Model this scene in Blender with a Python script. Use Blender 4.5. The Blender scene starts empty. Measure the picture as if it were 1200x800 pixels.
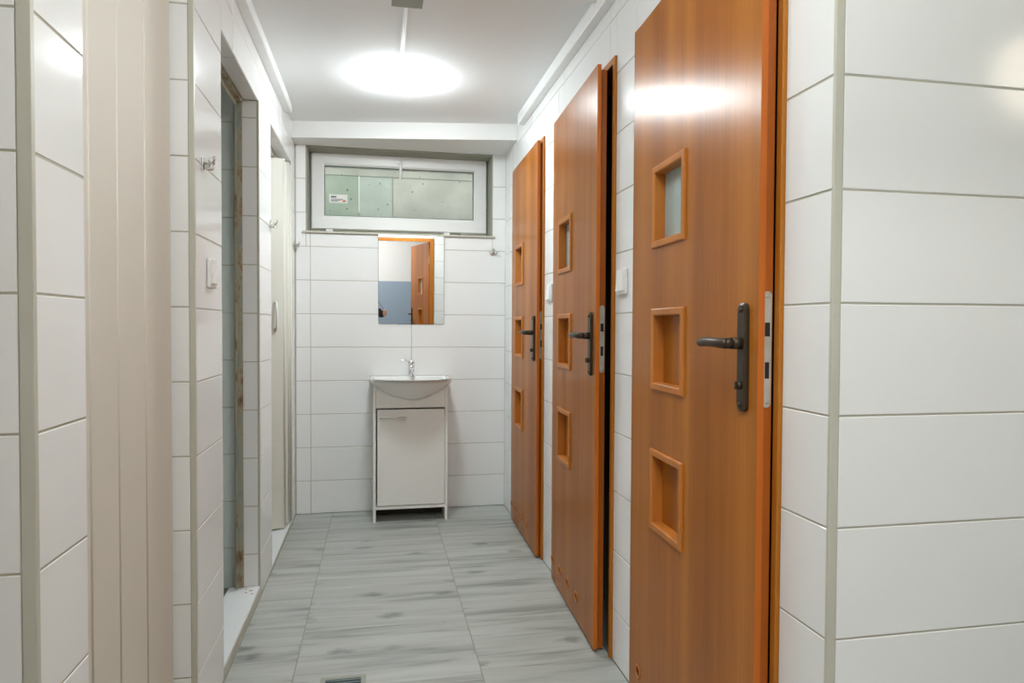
import bpy, bmesh, math, random
from mathutils import Vector, Matrix
random.seed(7)
C = bpy.context.scene.collection
S = bpy.context.scene

# ------------------------------------------------------------------ camera
def cam_matrix(pitch, yaw, roll, loc):
    p, y, r = (math.radians(a) for a in (pitch, yaw, roll))
    f = Vector((math.sin(y)*math.cos(p), math.cos(y)*math.cos(p), math.sin(p)))
    rt = Vector((math.cos(y), -math.sin(y), 0)); up = rt.cross(f)
    a = rt*math.cos(r) + up*math.sin(r); b = -rt*math.sin(r) + up*math.cos(r)
    m = Matrix((a, b, -f)).transposed().to_4x4(); m.translation = loc
    return m
cd = bpy.data.cameras.new('camera'); cam = bpy.data.objects.new('camera', cd); C.objects.link(cam)
cd.sensor_fit = 'HORIZONTAL'; cd.sensor_width = 36.0; cd.lens = 36.0*801.25/1200.0; cd.clip_start = 0.02
cam.matrix_world = cam_matrix(-1.3394, 11.1271, 0.2758, Vector((0, 0, 1.1446)))
S.camera = cam

# ------------------------------------------------------------------ world, lights, exposure
S.view_settings.view_transform = 'Standard'; S.view_settings.look = 'None'
S.view_settings.gamma = 1.0; S.view_settings.exposure = 1.66; S.view_settings.use_curve_mapping = False
S.cycles.max_bounces = 14; S.cycles.diffuse_bounces = 8; S.cycles.glossy_bounces = 6
S.cycles.use_denoising = True
w = bpy.data.worlds.new('overcast_sky'); S.world = w; w.use_nodes = True
w.node_tree.nodes['Background'].inputs[0].default_value = (0.97, 1.0, 0.97, 1)
w.node_tree.nodes['Background'].inputs[1].default_value = 1.3
LAMP = 34.0         # radiance of the round corridor light
LAMP_COL = (0.91, 1.0, 1.02)
LAMP2 = 16.5        # the lamp in the entrance space behind the camera
LAMP2_COL = (0.95, 1.0, 0.95)
LAMP_FILL = 11.0        # unseen fill lamp added over the near corridor to lift the far end
LAMP_GLARE = 2.2         # warm disc added on the entrance wall for the glare in the right tiles
LAMP_GLARE_COL = (1.0, 0.86, 0.66)
LAMP3 = 38.0        # the lamp of the hall behind the doorway
LAMP3_COL = (1.0, 0.98, 0.95)

# ------------------------------------------------------------------ dimensions (metres; x right, y into the corridor, z up)
XL, XR, YB, ZC = -0.484, 0.793, 4.27, 2.31
T = 0.202                          # tile row pitch
RO = -0.025                        # row offset of the side walls

# ------------------------------------------------------------------ materials
def new_mat(name):
    m = bpy.data.materials.new(name); m.use_nodes = True
    nt = m.node_tree; return m, nt, nt.nodes['Principled BSDF']
def plain(name, col, rough=0.5, metal=0.0, spec=0.5, coat=0.0, bump=0.0, bscale=40, var=0.0, vscale=6):
    m, nt, b = new_mat(name)
    b.inputs['Base Color'].default_value = (*col, 1); b.inputs['Roughness'].default_value = rough
    b.inputs['Metallic'].default_value = metal; b.inputs['Specular IOR Level'].default_value = spec
    b.inputs['Coat Weight'].default_value = coat
    tc = nt.nodes.new('ShaderNodeTexCoord')
    if var:
        n = nt.nodes.new('ShaderNodeTexNoise'); n.inputs['Scale'].default_value = vscale; n.inputs['Detail'].default_value = 5
        nt.links.new(tc.outputs['Object'], n.inputs['Vector'])
        mx = nt.nodes.new('ShaderNodeMix'); mx.data_type = 'RGBA'
        mx.inputs[6].default_value = (*[c*(1-var) for c in col], 1); mx.inputs[7].default_value = (*[min(1, c*(1+var)) for c in col], 1)
        nt.links.new(n.outputs[0], mx.inputs[0]); nt.links.new(mx.outputs[2], b.inputs['Base Color'])
    if bump:
        n = nt.nodes.new('ShaderNodeTexNoise'); n.inputs['Scale'].default_value = bscale; n.inputs['Detail'].default_value = 3
        nt.links.new(tc.outputs['Object'], n.inputs['Vector'])
        bp = nt.nodes.new('ShaderNodeBump'); bp.inputs['Strength'].default_value = bump; bp.inputs['Distance'].default_value = 0.002
        nt.links.new(n.outputs[0], bp.inputs['Height']); nt.links.new(bp.outputs[0], b.inputs['Normal'])
    return m
def emit(name, col, strength):
    m, nt, b = new_mat(name)
    b.inputs['Base Color'].default_value = (0.9, 0.9, 0.9, 1)
    b.inputs['Emission Color'].default_value = (*col, 1); b.inputs['Emission Strength'].default_value = strength
    return m
def wood(name, dark, mid, light, rough=0.3, seed=0.0, across=26.0):
    m, nt, b = new_mat(name); N = nt.nodes.new; L = nt.links.new
    tc = N('ShaderNodeTexCoord'); oi = N('ShaderNodeObjectInfo')
    add = N('ShaderNodeVectorMath'); add.operation = 'ADD'
    mul = N('ShaderNodeMath'); mul.operation = 'MULTIPLY_ADD'; mul.inputs[1].default_value = 30; mul.inputs[2].default_value = seed
    L(oi.outputs['Random'], mul.inputs[0]); L(tc.outputs['Object'], add.inputs[0]); L(mul.outputs[0], add.inputs[1])
    mp = N('ShaderNodeMapping'); mp.inputs['Scale'].default_value = (across, across, 0.9); L(add.outputs[0], mp.inputs['Vector'])
    n1 = N('ShaderNodeTexNoise'); n1.inputs['Scale'].default_value = 1.0; n1.inputs['Detail'].default_value = 6; n1.inputs['Distortion'].default_value = 0.4
    L(mp.outputs[0], n1.inputs['Vector'])
    mp2 = N('ShaderNodeMapping'); mp2.inputs['Scale'].default_value = (9.0, 9.0, 0.12); L(add.outputs[0], mp2.inputs['Vector'])
    n2 = N('ShaderNodeTexNoise'); n2.inputs['Scale'].default_value = 1.0; n2.inputs['Detail'].default_value = 1; L(mp2.outputs[0], n2.inputs['Vector'])
    mp3 = N('ShaderNodeMapping'); mp3.inputs['Scale'].default_value = (230, 230, 5.0); L(add.outputs[0], mp3.inputs['Vector'])
    n3 = N('ShaderNodeTexNoise'); n3.inputs['Scale'].default_value = 1.0; n3.inputs['Detail'].default_value = 2; L(mp3.outputs[0], n3.inputs['Vector'])
    s1 = N('ShaderNodeMath'); s1.operation = 'MULTIPLY_ADD'; s1.inputs[1].default_value = 0.55; L(n2.outputs[0], s1.inputs[0])
    s2 = N('ShaderNodeMath'); s2.operation = 'MULTIPLY'; s2.inputs[1].default_value = 0.3; L(n1.outputs[0], s2.inputs[0]); L(s2.outputs[0], s1.inputs[2])
    s3 = N('ShaderNodeMath'); s3.operation = 'MULTIPLY_ADD'; s3.inputs[1].default_value = 0.16; L(n3.outputs[0], s3.inputs[0]); L(s1.outputs[0], s3.inputs[2])
    cr = N('ShaderNodeValToRGB'); e = cr.color_ramp.elements
    e[0].position = 0.36; e[0].color = (*dark, 1); e[1].position = 0.66; e[1].color = (*light, 1)
    k = e.new(0.5); k.color = (*mid, 1)
    L(s3.outputs[0], cr.inputs[0]); L(cr.outputs[0], b.inputs['Base Color'])
    b.inputs['Roughness'].default_value = rough; b.inputs['Anisotropic'].default_value = 0.62; b.inputs['Specular IOR Level'].default_value = 0.32
    tg = N('ShaderNodeTangent'); tg.direction_type = 'RADIAL'; tg.axis = 'Z'; L(tg.outputs[0], b.inputs['Tangent'])
    bp = N('ShaderNodeBump'); bp.inputs['Strength'].default_value = 0.12; bp.inputs['Distance'].default_value = 0.001
    L(n3.outputs[0], bp.inputs['Height']); L(bp.outputs[0], b.inputs['Normal'])
    return m
def floor_mat():
    m, nt, b = new_mat('grey_wood_look_stoneware'); N = nt.nodes.new; L = nt.links.new
    tc = N('ShaderNodeTexCoord'); oi = N('ShaderNodeObjectInfo')
    mul = N('ShaderNodeMath'); mul.operation = 'MULTIPLY'; mul.inputs[1].default_value = 57; L(oi.outputs['Random'], mul.inputs[0])
    add = N('ShaderNodeVectorMath'); add.operation = 'ADD'; L(tc.outputs['Object'], add.inputs[0]); L(mul.outputs[0], add.inputs[1])
    def noise(sc, det, dist):
        mp = N('ShaderNodeMapping'); mp.inputs['Scale'].default_value = sc; L(add.outputs[0], mp.inputs['Vector'])
        n = N('ShaderNodeTexNoise'); n.inputs['Scale'].default_value = 1; n.inputs['Detail'].default_value = det; n.inputs['Distortion'].default_value = dist
        L(mp.outputs[0], n.inputs['Vector']); return n
    n1 = noise((1.5, 17, 1), 6, 0.7)
    r1 = N('ShaderNodeValToRGB'); e = r1.color_ramp.elements
    e[0].position = 0.33; e[0].color = (0.27, 0.285, 0.265, 1); e[1].position = 0.64; e[1].color = (0.47, 0.495, 0.47, 1)
    k = e.new(0.45); k.color = (0.395, 0.415, 0.39, 1)
    L(n1.outputs[0], r1.inputs[0])
    n2 = noise((1.8, 30, 1), 5, 0.5)
    r2 = N('ShaderNodeValToRGB'); e = r2.color_ramp.elements
    e[0].position = 0.27; e[0].color = (0.5, 0.5, 0.5, 1); e[1].position = 0.39; e[1].color = (1, 1, 1, 1)
    L(n2.outputs[0], r2.inputs[0])
    # knots: a few small dark smudges
    mpk = N('ShaderNodeMapping'); mpk.inputs['Scale'].default_value = (3.4, 7.0, 1); L(add.outputs[0], mpk.inputs['Vector'])
    v = N('ShaderNodeTexVoronoi'); v.inputs['Scale'].default_value = 1.0; dn_ = noise((14, 22, 1), 2, 0); vm = N('ShaderNodeVectorMath'); vm.operation = 'MULTIPLY_ADD'; vm.inputs[1].default_value = (0.35, 0.35, 0)
    L(dn_.outputs['Color'], vm.inputs[0]); L(mpk.outputs[0], vm.inputs[2]); L(vm.outputs[0], v.inputs['Vector'])
    r3 = N('ShaderNodeValToRGB'); e = r3.color_ramp.elements
    e[0].position = 0.07; e[0].color = (0.36, 0.37, 0.38, 1); e[1].position = 0.22; e[1].color = (1, 1, 1, 1)
    L(v.outputs['Distance'], r3.inputs[0])
    def mult(a, c, f):
        mx = N('ShaderNodeMix'); mx.data_type = 'RGBA'; mx.blend_type = 'MULTIPLY'; mx.inputs[0].default_value = f
        L(a, mx.inputs[6]); L(c, mx.inputs[7]); return mx.outputs[2]
    c = mult(mult(r1.outputs[0], r2.outputs[0], 0.8), r3.outputs[0], 0.75)
    L(c, b.inputs['Base Color']); b.inputs['Roughness'].default_value = 0.38
    bp = N('ShaderNodeBump'); bp.inputs['Strength'].default_value = 0.15; bp.inputs['Distance'].default_value = 0.001
    L(n2.outputs[0], bp.inputs['Height']); L(bp.outputs[0], b.inputs['Normal'])
    return m
def rust_mat():
    m, nt, b = new_mat('rusted_steel'); N = nt.nodes.new; L = nt.links.new
    tc = N('ShaderNodeTexCoord'); n = N('ShaderNodeTexNoise'); n.inputs['Scale'].default_value = 16; n.inputs['Detail'].default_value = 8; n.inputs['Roughness'].default_value = 0.7
    mp = N('ShaderNodeMapping'); mp.inputs['Scale'].default_value = (1.4, 1.4, 0.5); L(tc.outputs['Object'], mp.inputs[0]); L(mp.outputs[0], n.inputs['Vector'])
    r = N('ShaderNodeValToRGB'); e = r.color_ramp.elements
    e[0].position = 0.34; e[0].color = (0.08, 0.065, 0.04, 1); e[1].position = 0.64; e[1].color = (0.26, 0.31, 0.31, 1)
    k = e.new(0.41); k.color = (0.30, 0.20, 0.10, 1); k = e.new(0.48); k.color = (0.40, 0.38, 0.28, 1)
    L(n.outputs[0], r.inputs[0]); L(r.outputs[0], b.inputs['Base Color']); b.inputs['Roughness'].default_value = 0.65
    bp = N('ShaderNodeBump'); bp.inputs['Strength'].default_value = 0.5; bp.inputs['Distance'].default_value = 0.002
    L(n.outputs[0], bp.inputs['Height']); L(bp.outputs[0], b.inputs['Normal'])
    return m
def concrete_mat(name, c0, c1):
    m, nt, b = new_mat(name); N = nt.nodes.new; L = nt.links.new
    tc = N('ShaderNodeTexCoord'); n = N('ShaderNodeTexNoise'); n.inputs['Scale'].default_value = 5; n.inputs['Detail'].default_value = 6
    L(tc.outputs['Object'], n.inputs['Vector'])
    r = N('ShaderNodeValToRGB'); e = r.color_ramp.elements
    e[0].position = 0.3; e[0].color = (*c0, 1); e[1].position = 0.7; e[1].color = (*c1, 1); L(n.outputs[0], r.inputs[0])
    v = N('ShaderNodeTexVoronoi'); v.inputs['Scale'].default_value = 16; L(tc.outputs['Object'], v.inputs['Vector'])
    r2 = N('ShaderNodeValToRGB'); e = r2.color_ramp.elements
    e[0].position = 0.08; e[0].color = (0.15, 0.15, 0.14, 1); e[1].position = 0.15; e[1].color = (1, 1, 1, 1); L(v.outputs['Distance'], r2.inputs[0])
    mx = N('ShaderNodeMix'); mx.data_type = 'RGBA'; mx.blend_type = 'MULTIPLY'; mx.inputs[0].default_value = 0.7
    L(r.outputs[0], mx.inputs[6]); L(r2.outputs[0], mx.inputs[7]); L(mx.outputs[2], b.inputs['Base Color']); b.inputs['Roughness'].default_value = 0.85
    return m

M_TILE = plain('white_glazed_tile', (0.86, 0.865, 0.865), 0.12, bump=0.05, bscale=9)
M_GROUT = plain('beige_grout', (0.47, 0.445, 0.37), 0.85, var=0.15)
M_TRIM = plain('tile_edge_profile', (0.54, 0.53, 0.455), 0.45, var=0.08)
M_PAINT = plain('white_wall_paint', (0.82, 0.82, 0.81), 0.8, bump=0.1, bscale=120)
M_CEIL = plain('ceiling_paint', (0.86, 0.875, 0.885), 0.85, bump=0.1, bscale=90)
M_BLUE = plain('blue_grey_wall_paint', (0.33, 0.42, 0.52), 0.5)
M_FLOOR = floor_mat()
M_FGROUT = plain('floor_grout', (0.34, 0.33, 0.28), 0.9, var=0.25, vscale=9)
M_WOOD = wood('alder_veneer', (0.30, 0.086, 0.005), (0.39, 0.123, 0.009), (0.49, 0.170, 0.018), 0.30)
M_WOODL = wood('alder_moulding', (0.44, 0.145, 0.022), (0.51, 0.175, 0.030), (0.57, 0.21, 0.042), 0.33, 3.0)
M_EDGE = wood('orange_edge_band', (0.46, 0.105, 0.008), (0.52, 0.125, 0.010), (0.58, 0.15, 0.014), 0.35, 5.0)
M_EDGE_SHADED = wood('shaded_orange_edge_band', (0.33, 0.075, 0.006), (0.38, 0.09, 0.007), (0.42, 0.105, 0.010), 0.4, 5.0)  # edge band colour darkened for the shade of the leaf's lip
M_CASING = wood('alder_casing', (0.36, 0.12, 0.012), (0.45, 0.155, 0.016), (0.52, 0.19, 0.024), 0.35, 8.0)
M_SLEEVE = plain('dark_vent_sleeve', (0.06, 0.016, 0.004), 0.6)
M_UNLITWALL = plain('unlit_look_cabin_wall', (0.13, 0.125, 0.115), 0.8)  # wall colour darkened so the cabins look unlit through the door gaps
M_BRONZE = plain('dark_bronze', (0.055, 0.038, 0.024), 0.38, 0.45)
M_STEEL = plain('zinc_plated_steel', (0.52, 0.51, 0.45), 0.48, 0.4, var=0.3, vscale=30)
M_CHROME = plain('chrome', (0.82, 0.83, 0.84), 0.10, 1.0)
M_NICKEL = plain('satin_nickel', (0.60, 0.59, 0.56), 0.28, 1.0)
M_BLACK = plain('black_void', (0.012, 0.012, 0.012), 0.7)
M_PVC = plain('white_pvc', (0.86, 0.865, 0.86), 0.32)
M_PVCB = plain('ivory_pvc', (0.69, 0.645, 0.575), 0.7, spec=0.3)
M_PVCC = plain('pale_ivory_pvc', (0.74, 0.73, 0.66), 0.55)
M_MELA = plain('white_melamine', (0.89, 0.89, 0.86), 0.33)
M_GAPDARK = plain('gap_darkening_brown', (0.05, 0.045, 0.03), 0.7)  # near-black colour that keeps the gap under the vanity dark
M_SATIN = plain('satin_chrome', (0.80, 0.80, 0.80), 0.42, 0.55)
M_CERAM = plain('white_sanitary_ceramic', (0.84, 0.84, 0.82), 0.08)
M_MIRROR = plain('mirror_silver', (0.93, 0.94, 0.94), 0.01, 1.0)
M_MEDGE = plain('mirror_edge_glass', (0.18, 0.25, 0.23), 0.2)
M_RUST = rust_mat()
M_CABTILE = plain('grey_green_shower_tile', (0.74, 0.80, 0.78), 0.15, bump=0.05, bscale=9)
M_CABFLOOR = plain('dark_shower_tray_tile', (0.17, 0.17, 0.15), 0.5, var=0.2)
M_SLAB = plain('white_threshold_slab', (0.80, 0.83, 0.85), 0.3)
M_BOX = plain('grey_junction_box', (0.33, 0.34, 0.29), 0.55)
M_GASKET = plain('grey_gasket', (0.10, 0.13, 0.11), 0.6)
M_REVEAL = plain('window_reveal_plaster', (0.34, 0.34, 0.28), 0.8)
M_CONC = concrete_mat('light_well_concrete', (0.44, 0.46, 0.42), (0.60, 0.61, 0.57))
M_CONCG = concrete_mat('green_concrete', (0.34, 0.42, 0.35), (0.45, 0.53, 0.46))  # greener tone for the left panel
M_CONCT = concrete_mat('teal_concrete', (0.43, 0.50, 0.46), (0.53, 0.60, 0.56))  # teal tone for the middle panel
M_INK = plain('dark_print', (0.06, 0.07, 0.07), 0.6)
M_RED = plain('red_print', (0.7, 0.18, 0.12), 0.6)
M_PAPER = plain('white_paper', (0.85, 0.86, 0.84), 0.6)
M_LAMP = emit('lamp_diffuser', LAMP_COL, LAMP)
M_LAMP2 = emit('warm_lamp_diffuser', LAMP2_COL, LAMP2)
M_LAMP_FILL = emit('near_fill_diffuser', LAMP_COL, LAMP_FILL)
M_LAMPRIM = emit('translucent_lamp_rim', LAMP_COL, 0.3)
M_LAMP_GLARE = emit('wall_glare_diffuser', LAMP_GLARE_COL, LAMP_GLARE)
M_LAMP3 = emit('hall_lamp_diffuser', LAMP3_COL, LAMP3)
def glass(name, col, rough=0.0, mixf=0.0, ior=1.45):
    m, nt, b = new_mat(name)
    b.inputs['Base Color'].default_value = (*col, 1); b.inputs['Roughness'].default_value = rough; b.inputs['IOR'].default_value = ior
    b.inputs['Transmission Weight'].default_value = 1.0 - mixf
    return m
M_GLASS = glass('window_glass', (0.97, 0.985, 0.965), ior=1.05)
M_FROST = glass('frosted_glass', (0.55, 0.68, 0.66), 0.22, 0.65)
M_SKIN = plain('skin', (0.62, 0.34, 0.24), 0.5)
M_SHIRT = plain('dark_jacket', (0.03, 0.035, 0.045), 0.8)
M_JEANS = plain('dark_trousers', (0.04, 0.05, 0.08), 0.85)
M_HAIR = plain('dark_hair', (0.03, 0.02, 0.015), 0.6)

# ------------------------------------------------------------------ mesh helpers
def add_box(bm, x0, x1, y0, y1, z0, z1, mi=0, bev=0.0):
    r = bmesh.ops.create_cube(bm, size=1.0)
    vs = r['verts']
    for v in vs:
        v.co = Vector(((x0+x1)/2 + v.co.x*(x1-x0), (y0+y1)/2 + v.co.y*(y1-y0), (z0+z1)/2 + v.co.z*(z1-z0)))
    fs = set(f for v in vs for f in v.link_faces)
    for f in fs: f.material_index = mi
    if bev:
        es = list(set(e for v in vs for e in v.link_edges))
        r = bmesh.ops.bevel(bm, geom=es, offset=bev, segments=2, affect='EDGES', profile=0.5)
        for f in r['faces']: f.material_index = mi
def add_tube(bm, pts, rad, seg=10, cap=True, mi=0, flat=1.0):
    pts = [Vector(p) for p in pts]; n = len(pts)
    rads = rad if isinstance(rad, (list, tuple)) else [rad]*n
    rings = []; up = None
    for i, p in enumerate(pts):
        d = (pts[min(i+1, n-1)] - pts[max(i-1, 0)]).normalized()
        if up is None:
            up = Vector((0, 0, 1)) if abs(d.z) < 0.9 else Vector((1, 0, 0))
        a = d.cross(up)
        if a.length < 1e-5: a = d.orthogonal()
        a.normalize(); b = a.cross(d).normalized(); up = b
        rings.append([bm.verts.new(p + a*math.cos(t)*rads[i] + b*math.sin(t)*rads[i]*flat) for t in (2*math.pi*k/seg for k in range(seg))])
    for i in range(n-1):
        for k in range(seg):
            f = bm.faces.new((rings[i][k], rings[i][(k+1) % seg], rings[i+1][(k+1) % seg], rings[i+1][k])); f.material_index = mi; f.smooth = True
    if cap:
        bm.faces.new(rings[0][::-1]).material_index = mi; bm.faces.new(rings[-1]).material_index = mi
def add_lathe(bm, prof, center, seg=32, axis='z', mi=0, sx=1.0, sy=1.0, cap=True):
    c = Vector(center); rings = []
    for r, h in prof:
        ring = []
        for k in range(seg):
            t = 2*math.pi*k/seg; u, v = r*math.cos(t)*sx, r*math.sin(t)*sy
            p = {'z': Vector((u, v, h)), 'y': Vector((u, h, v)), 'x': Vector((h, u, v))}[axis]
            ring.append(bm.verts.new(c+p))
        rings.append(ring)
    for i in range(len(rings)-1):
        for k in range(seg):
            f = bm.faces.new((rings[i][k], rings[i][(k+1) % seg], rings[i+1][(k+1) % seg], rings[i+1][k])); f.material_index = mi; f.smooth = True
    for ring in ((rings[0], rings[-1]) if cap else ()):
        try: bm.faces.new(ring).material_index = mi
        except ValueError: pass
def add_prism(bm, poly, z0, z1, mi=0):
    lo = [bm.verts.new((x, y, z0)) for x, y in poly]; hi = [bm.verts.new((x, y, z1)) for x, y in poly]
    n = len(poly)
    bm.faces.new(lo[::-1]).material_index = mi; bm.faces.new(hi).material_index = mi
    for i in range(n): bm.faces.new((lo[i], lo[(i+1) % n], hi[(i+1) % n], hi[i])).material_index = mi
def finish(bm):
    bmesh.ops.recalc_face_normals(bm, faces=bm.faces[:])
def obj(name, bm, mats, parent=None, loc=None, rot=None):
    finish(bm)
    me = bpy.data.meshes.new(name); bm.to_mesh(me); bm.free()
    for m in (mats if isinstance(mats, (list, tuple)) else [mats]): me.materials.append(m)
    return link(name, me, parent, loc, rot)
def link(name, me, parent=None, loc=None, rot=None):
    o = bpy.data.objects.new(name, me); C.objects.link(o)
    if parent: o.parent = parent
    if loc: o.location = loc
    if rot: o.rotation_euler = rot
    return o
def tag(o, label=None, cat=None, group=None, kind=None):
    if label: o['label'] = label
    if cat: o['category'] = cat
    if group: o['group'] = group
    if kind: o['kind'] = kind
    return o
def empty(name, loc=(0, 0, 0), rz=0.0, **k):
    o = bpy.data.objects.new(name, None); C.objects.link(o); o.empty_display_size = 0.1
    o.location = loc; o.rotation_euler = (0, 0, rz); return tag(o, **k)
def copy_tree(o, parent=None):
    c = o.copy(); C.objects.link(c)
    if parent: c.parent = parent
    for ch in list(o.children): copy_tree(ch, c)
    return c
def boxes(name, lst, mats, parent=None, bev=0.0):
    bm = bmesh.new()
    for b in lst: add_box(bm, *b, bev=bev)
    return obj(name, bm, mats, parent)
def struct(name, lst, mat, label, cat):
    return tag(boxes(name, lst, mat), label, cat, kind='structure')

# ------------------------------------------------------------------ tiles: every tile an object of its own, meshes shared by size
TILES = {}
def tile_mesh(w, h, mat):
    key = (round(w*1000), round(h*1000), mat.name)
    if key not in TILES:
        x, z, c, d = w/2, h/2, 0.0012, 0.006
        V = []
        for (a, b, y) in ((x, z, d), (x, z, c), (x-c, z-c, 0)):
            V += [(-a, y, -b), (a, y, -b), (a, y, b), (-a, y, b)]
        F = [(8, 9, 10, 11), (3, 2, 1, 0)]
        for l in (0, 4):
            for k in range(4):
                F.append((l+k, l+(k+1) % 4, l+4+(k+1) % 4, l+4+k))
        me = bpy.data.meshes.new('tile'); me.from_pydata(V, [], F); me.materials.append(mat); me.update()
        TILES[key] = me
    return TILES[key]
ROT = {'-y': 0.0, '-x': -math.pi/2, '+x': math.pi/2, '+y': math.pi}
def subtract(rects, h):
    out = []
    for (a0, a1, b0, b1) in rects:
        if h[0] >= a1 or h[1] <= a0 or h[2] >= b1 or h[3] <= b0: out.append((a0, a1, b0, b1)); continue
        if h[0] > a0: out.append((a0, h[0], b0, b1))
        if h[1] < a1: out.append((h[1], a1, b0, b1))
        m0, m1 = max(a0, h[0]), min(a1, h[1])
        if h[2] > b0: out.append((m0, m1, b0, h[2]))
        if h[3] < b1: out.append((m0, m1, h[3], b1))
    return out
def tile_wall(parent, face, plane, s0, s1, z0, z1, joints, ro, holes=(), mat=None, gap=0.0035):
    """tiles on a vertical plane; joints = list of vertical joint positions along the wall"""
    mat = mat or M_TILE
    cols = [s0] + [j for j in sorted(joints) if s0+0.004 < j < s1-0.004] + [s1]
    rows = [z0] + [r for r in (ro + n*T for n in range(0, 14)) if z0+0.004 < r < z1-0.004] + [z1]
    for i in range(len(cols)-1):
        for j in range(len(rows)-1):
            rs = [(cols[i], cols[i+1], rows[j], rows[j+1])]
            for h in holes: rs = subtract(rs, h)
            for a0, a1, b0, b1 in rs:
                w_, h_ = a1-a0-gap, b1-b0-gap
                if w_ < 0.006 or h_ < 0.006: continue
                s, z = (a0+a1)/2, (b0+b1)/2
                off = random.uniform(-0.0004, 0.0004)
                loc = (s, plane+off, z) if face[1] == 'y' else (plane+off, s, z)
                o = link('tile', tile_mesh(w_, h_, mat), parent, loc, (random.uniform(-.0015, .0015), 0, ROT[face]+random.uniform(-.0012, .0012)))
G = 0.0015      # grout bed lies this far behind the tile faces

# ================================================================== SHELL
# ---- back wall
WIN = (-0.419, 0.709, 1.706, 2.215)
b = struct('wall_back', [(-0.62, WIN[0], YB+G, 4.52, 0, ZC), (WIN[1], 0.95, YB+G, 4.52, 0, ZC), (WIN[0], WIN[1], YB+G, 4.52, 0, WIN[2]-0.012),
                         (WIN[0], WIN[1], YB+G, 4.52, WIN[3], ZC)], M_GROUT, 'white tiled end wall of the corridor behind the washbasin', 'wall')
tile_wall(b, '-y', YB, -0.481, 0.795, 0, 2.22, [-0.396, 0.205], -0.003, [(WIN[0]-0.002, WIN[1]+0.002, WIN[2]-0.012, 2.4)])
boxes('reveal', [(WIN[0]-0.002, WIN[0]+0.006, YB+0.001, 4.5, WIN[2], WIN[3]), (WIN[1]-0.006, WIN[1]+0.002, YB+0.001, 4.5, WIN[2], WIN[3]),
                 (WIN[0], WIN[1], YB+0.001, 4.5, WIN[3]-0.008, WIN[3]+0.001)], M_REVEAL, b)
boxes('sill', [(-0.441, 0.727, YB-0.013, 4.5, WIN[2]-0.012, WIN[2])], M_TRIM, b, bev=0.002)

# ---- right wall with three door openings
D = [dict(h=(0.775, 2.007), n=(0.745, 1.243)), dict(h=(0.769, 2.963), n=(0.741, 2.266)), dict(h=(0.775, 3.940), n=(0.761, 3.246))]
OP = [(1.234, 2.037), (2.217, 2.985), (3.222, 3.962)]      # outer edges of the casings
ZD = 2.058
wl = []; ys = [1.083+G] + [v for o in OP for v in o] + [4.3]
for i in range(0, len(ys), 2): wl.append((XR+G, XR+0.10, ys[i], ys[i+1], 0, ZC))
for o in OP: wl.append((XR+G, XR+0.10, o[0], o[1], ZD, ZC))
b = struct('wall_right', wl, M_GROUT, 'white tiled right wall with three wooden doors', 'wall')
tile_wall(b, '-x', XR, 1.084, 4.268, 0, ZC, [1.69, 2.29, 2.89, 3.49, 4.09], RO, [(o[0], o[1], -1, ZD) for o in OP])

# ---- return wall facing the camera on the right
b = struct('wall_right_return', [(XR+0.10, 2.8, 1.083+G, 1.18, 0, ZC)], M_GROUT, 'white tiled wall beside the nearest door facing the camera', 'wall')
tile_wall(b, '-y', 1.083, XR+0.016, 2.7, 0, ZC, [XR+0.616, XR+1.216, XR+1.816], RO)
boxes('corner_profile', [(XR-0.001, XR+0.0145, 1.0815, 1.09, 0, ZC)], M_TRIM, b, bev=0.001)

# ---- left wall: pier, folding door opening, pier, shower opening, pier, folding door opening, pier
A0, A1, B0, B1, E0, E1 = 1.274, 1.977, 2.310, 3.004, 3.332, 4.080
ZL = 2.07
XW = XL-0.10
piers = [(1.094, A0), (A1, B0), (B1, E0), (E1, 4.30)]
b = struct('wall_left', [(XW, XL-G, p+(G if p > 1.2 else G), q, 0, ZC) for p, q in piers] + [(XW, XL-G, p, q, ZL+G, ZC) for p, q in ((A0, A1), (B0, B1), (E0, E1))],
           M_GROUT, 'white tiled left wall with three openings', 'wall')
tile_wall(b, '+x', XL, 1.096, 4.268, 0, ZC, [1.677, 2.49, 3.005, 3.67, 4.08], RO, [(A0, A1, -1, ZL), (B0, B1, -1, ZL), (E0, E1, -1, ZL)])
for (yj, xa) in ((A1, -0.497), (B1, -0.491), (E1, -0.489)):                    # jamb reveals facing the camera
    tile_wall(b, '-y', yj, -0.580, xa, 0, ZL, [], -0.022)
for (yj, xa) in ((A0, -0.491), (B0, -0.491), (E0, -0.491)):
    tile_wall(b, '+y', yj, -0.580, xa, 0, ZL, [], -0.022)
for yj, wd in ((A1, 0.013), (B1, 0.006), (E1, 0.005)):
    boxes('corner_profile', [(XL-wd, XL+0.001, yj-0.001, yj+0.012, 0, ZL)], M_TRIM, b, bev=0.001)
for p, q in ((A0, A1), (B0, B1), (E0, E1)):                                     # soffit tiles under the lintels
    n = 3
    for k in range(n):
        y0, y1 = p+(q-p)*k/n, p+(q-p)*(k+1)/n
        link('tile', tile_mesh(y1-y0-0.0035, 0.058, M_TILE), b, (XL-0.031, (y0+y1)/2, ZL), (math.pi/2, 0, math.pi/2))
# ---- return wall facing the camera on the left
b = struct('wall_left_return', [(-1.2, XW, 1.094+G, 1.19, 0, ZC)], M_GROUT, 'white tiled end of the left wall nearest the camera', 'wall')
tile_wall(b, '-y', 1.094, -1.1, XL-0.0185, 0, ZC, [-1.0], RO)
boxes('corner_profile', [(XL-0.018, XL+0.001, 1.0925, 1.104, 0, ZC)], M_TRIM, b, bev=0.001)

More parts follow.
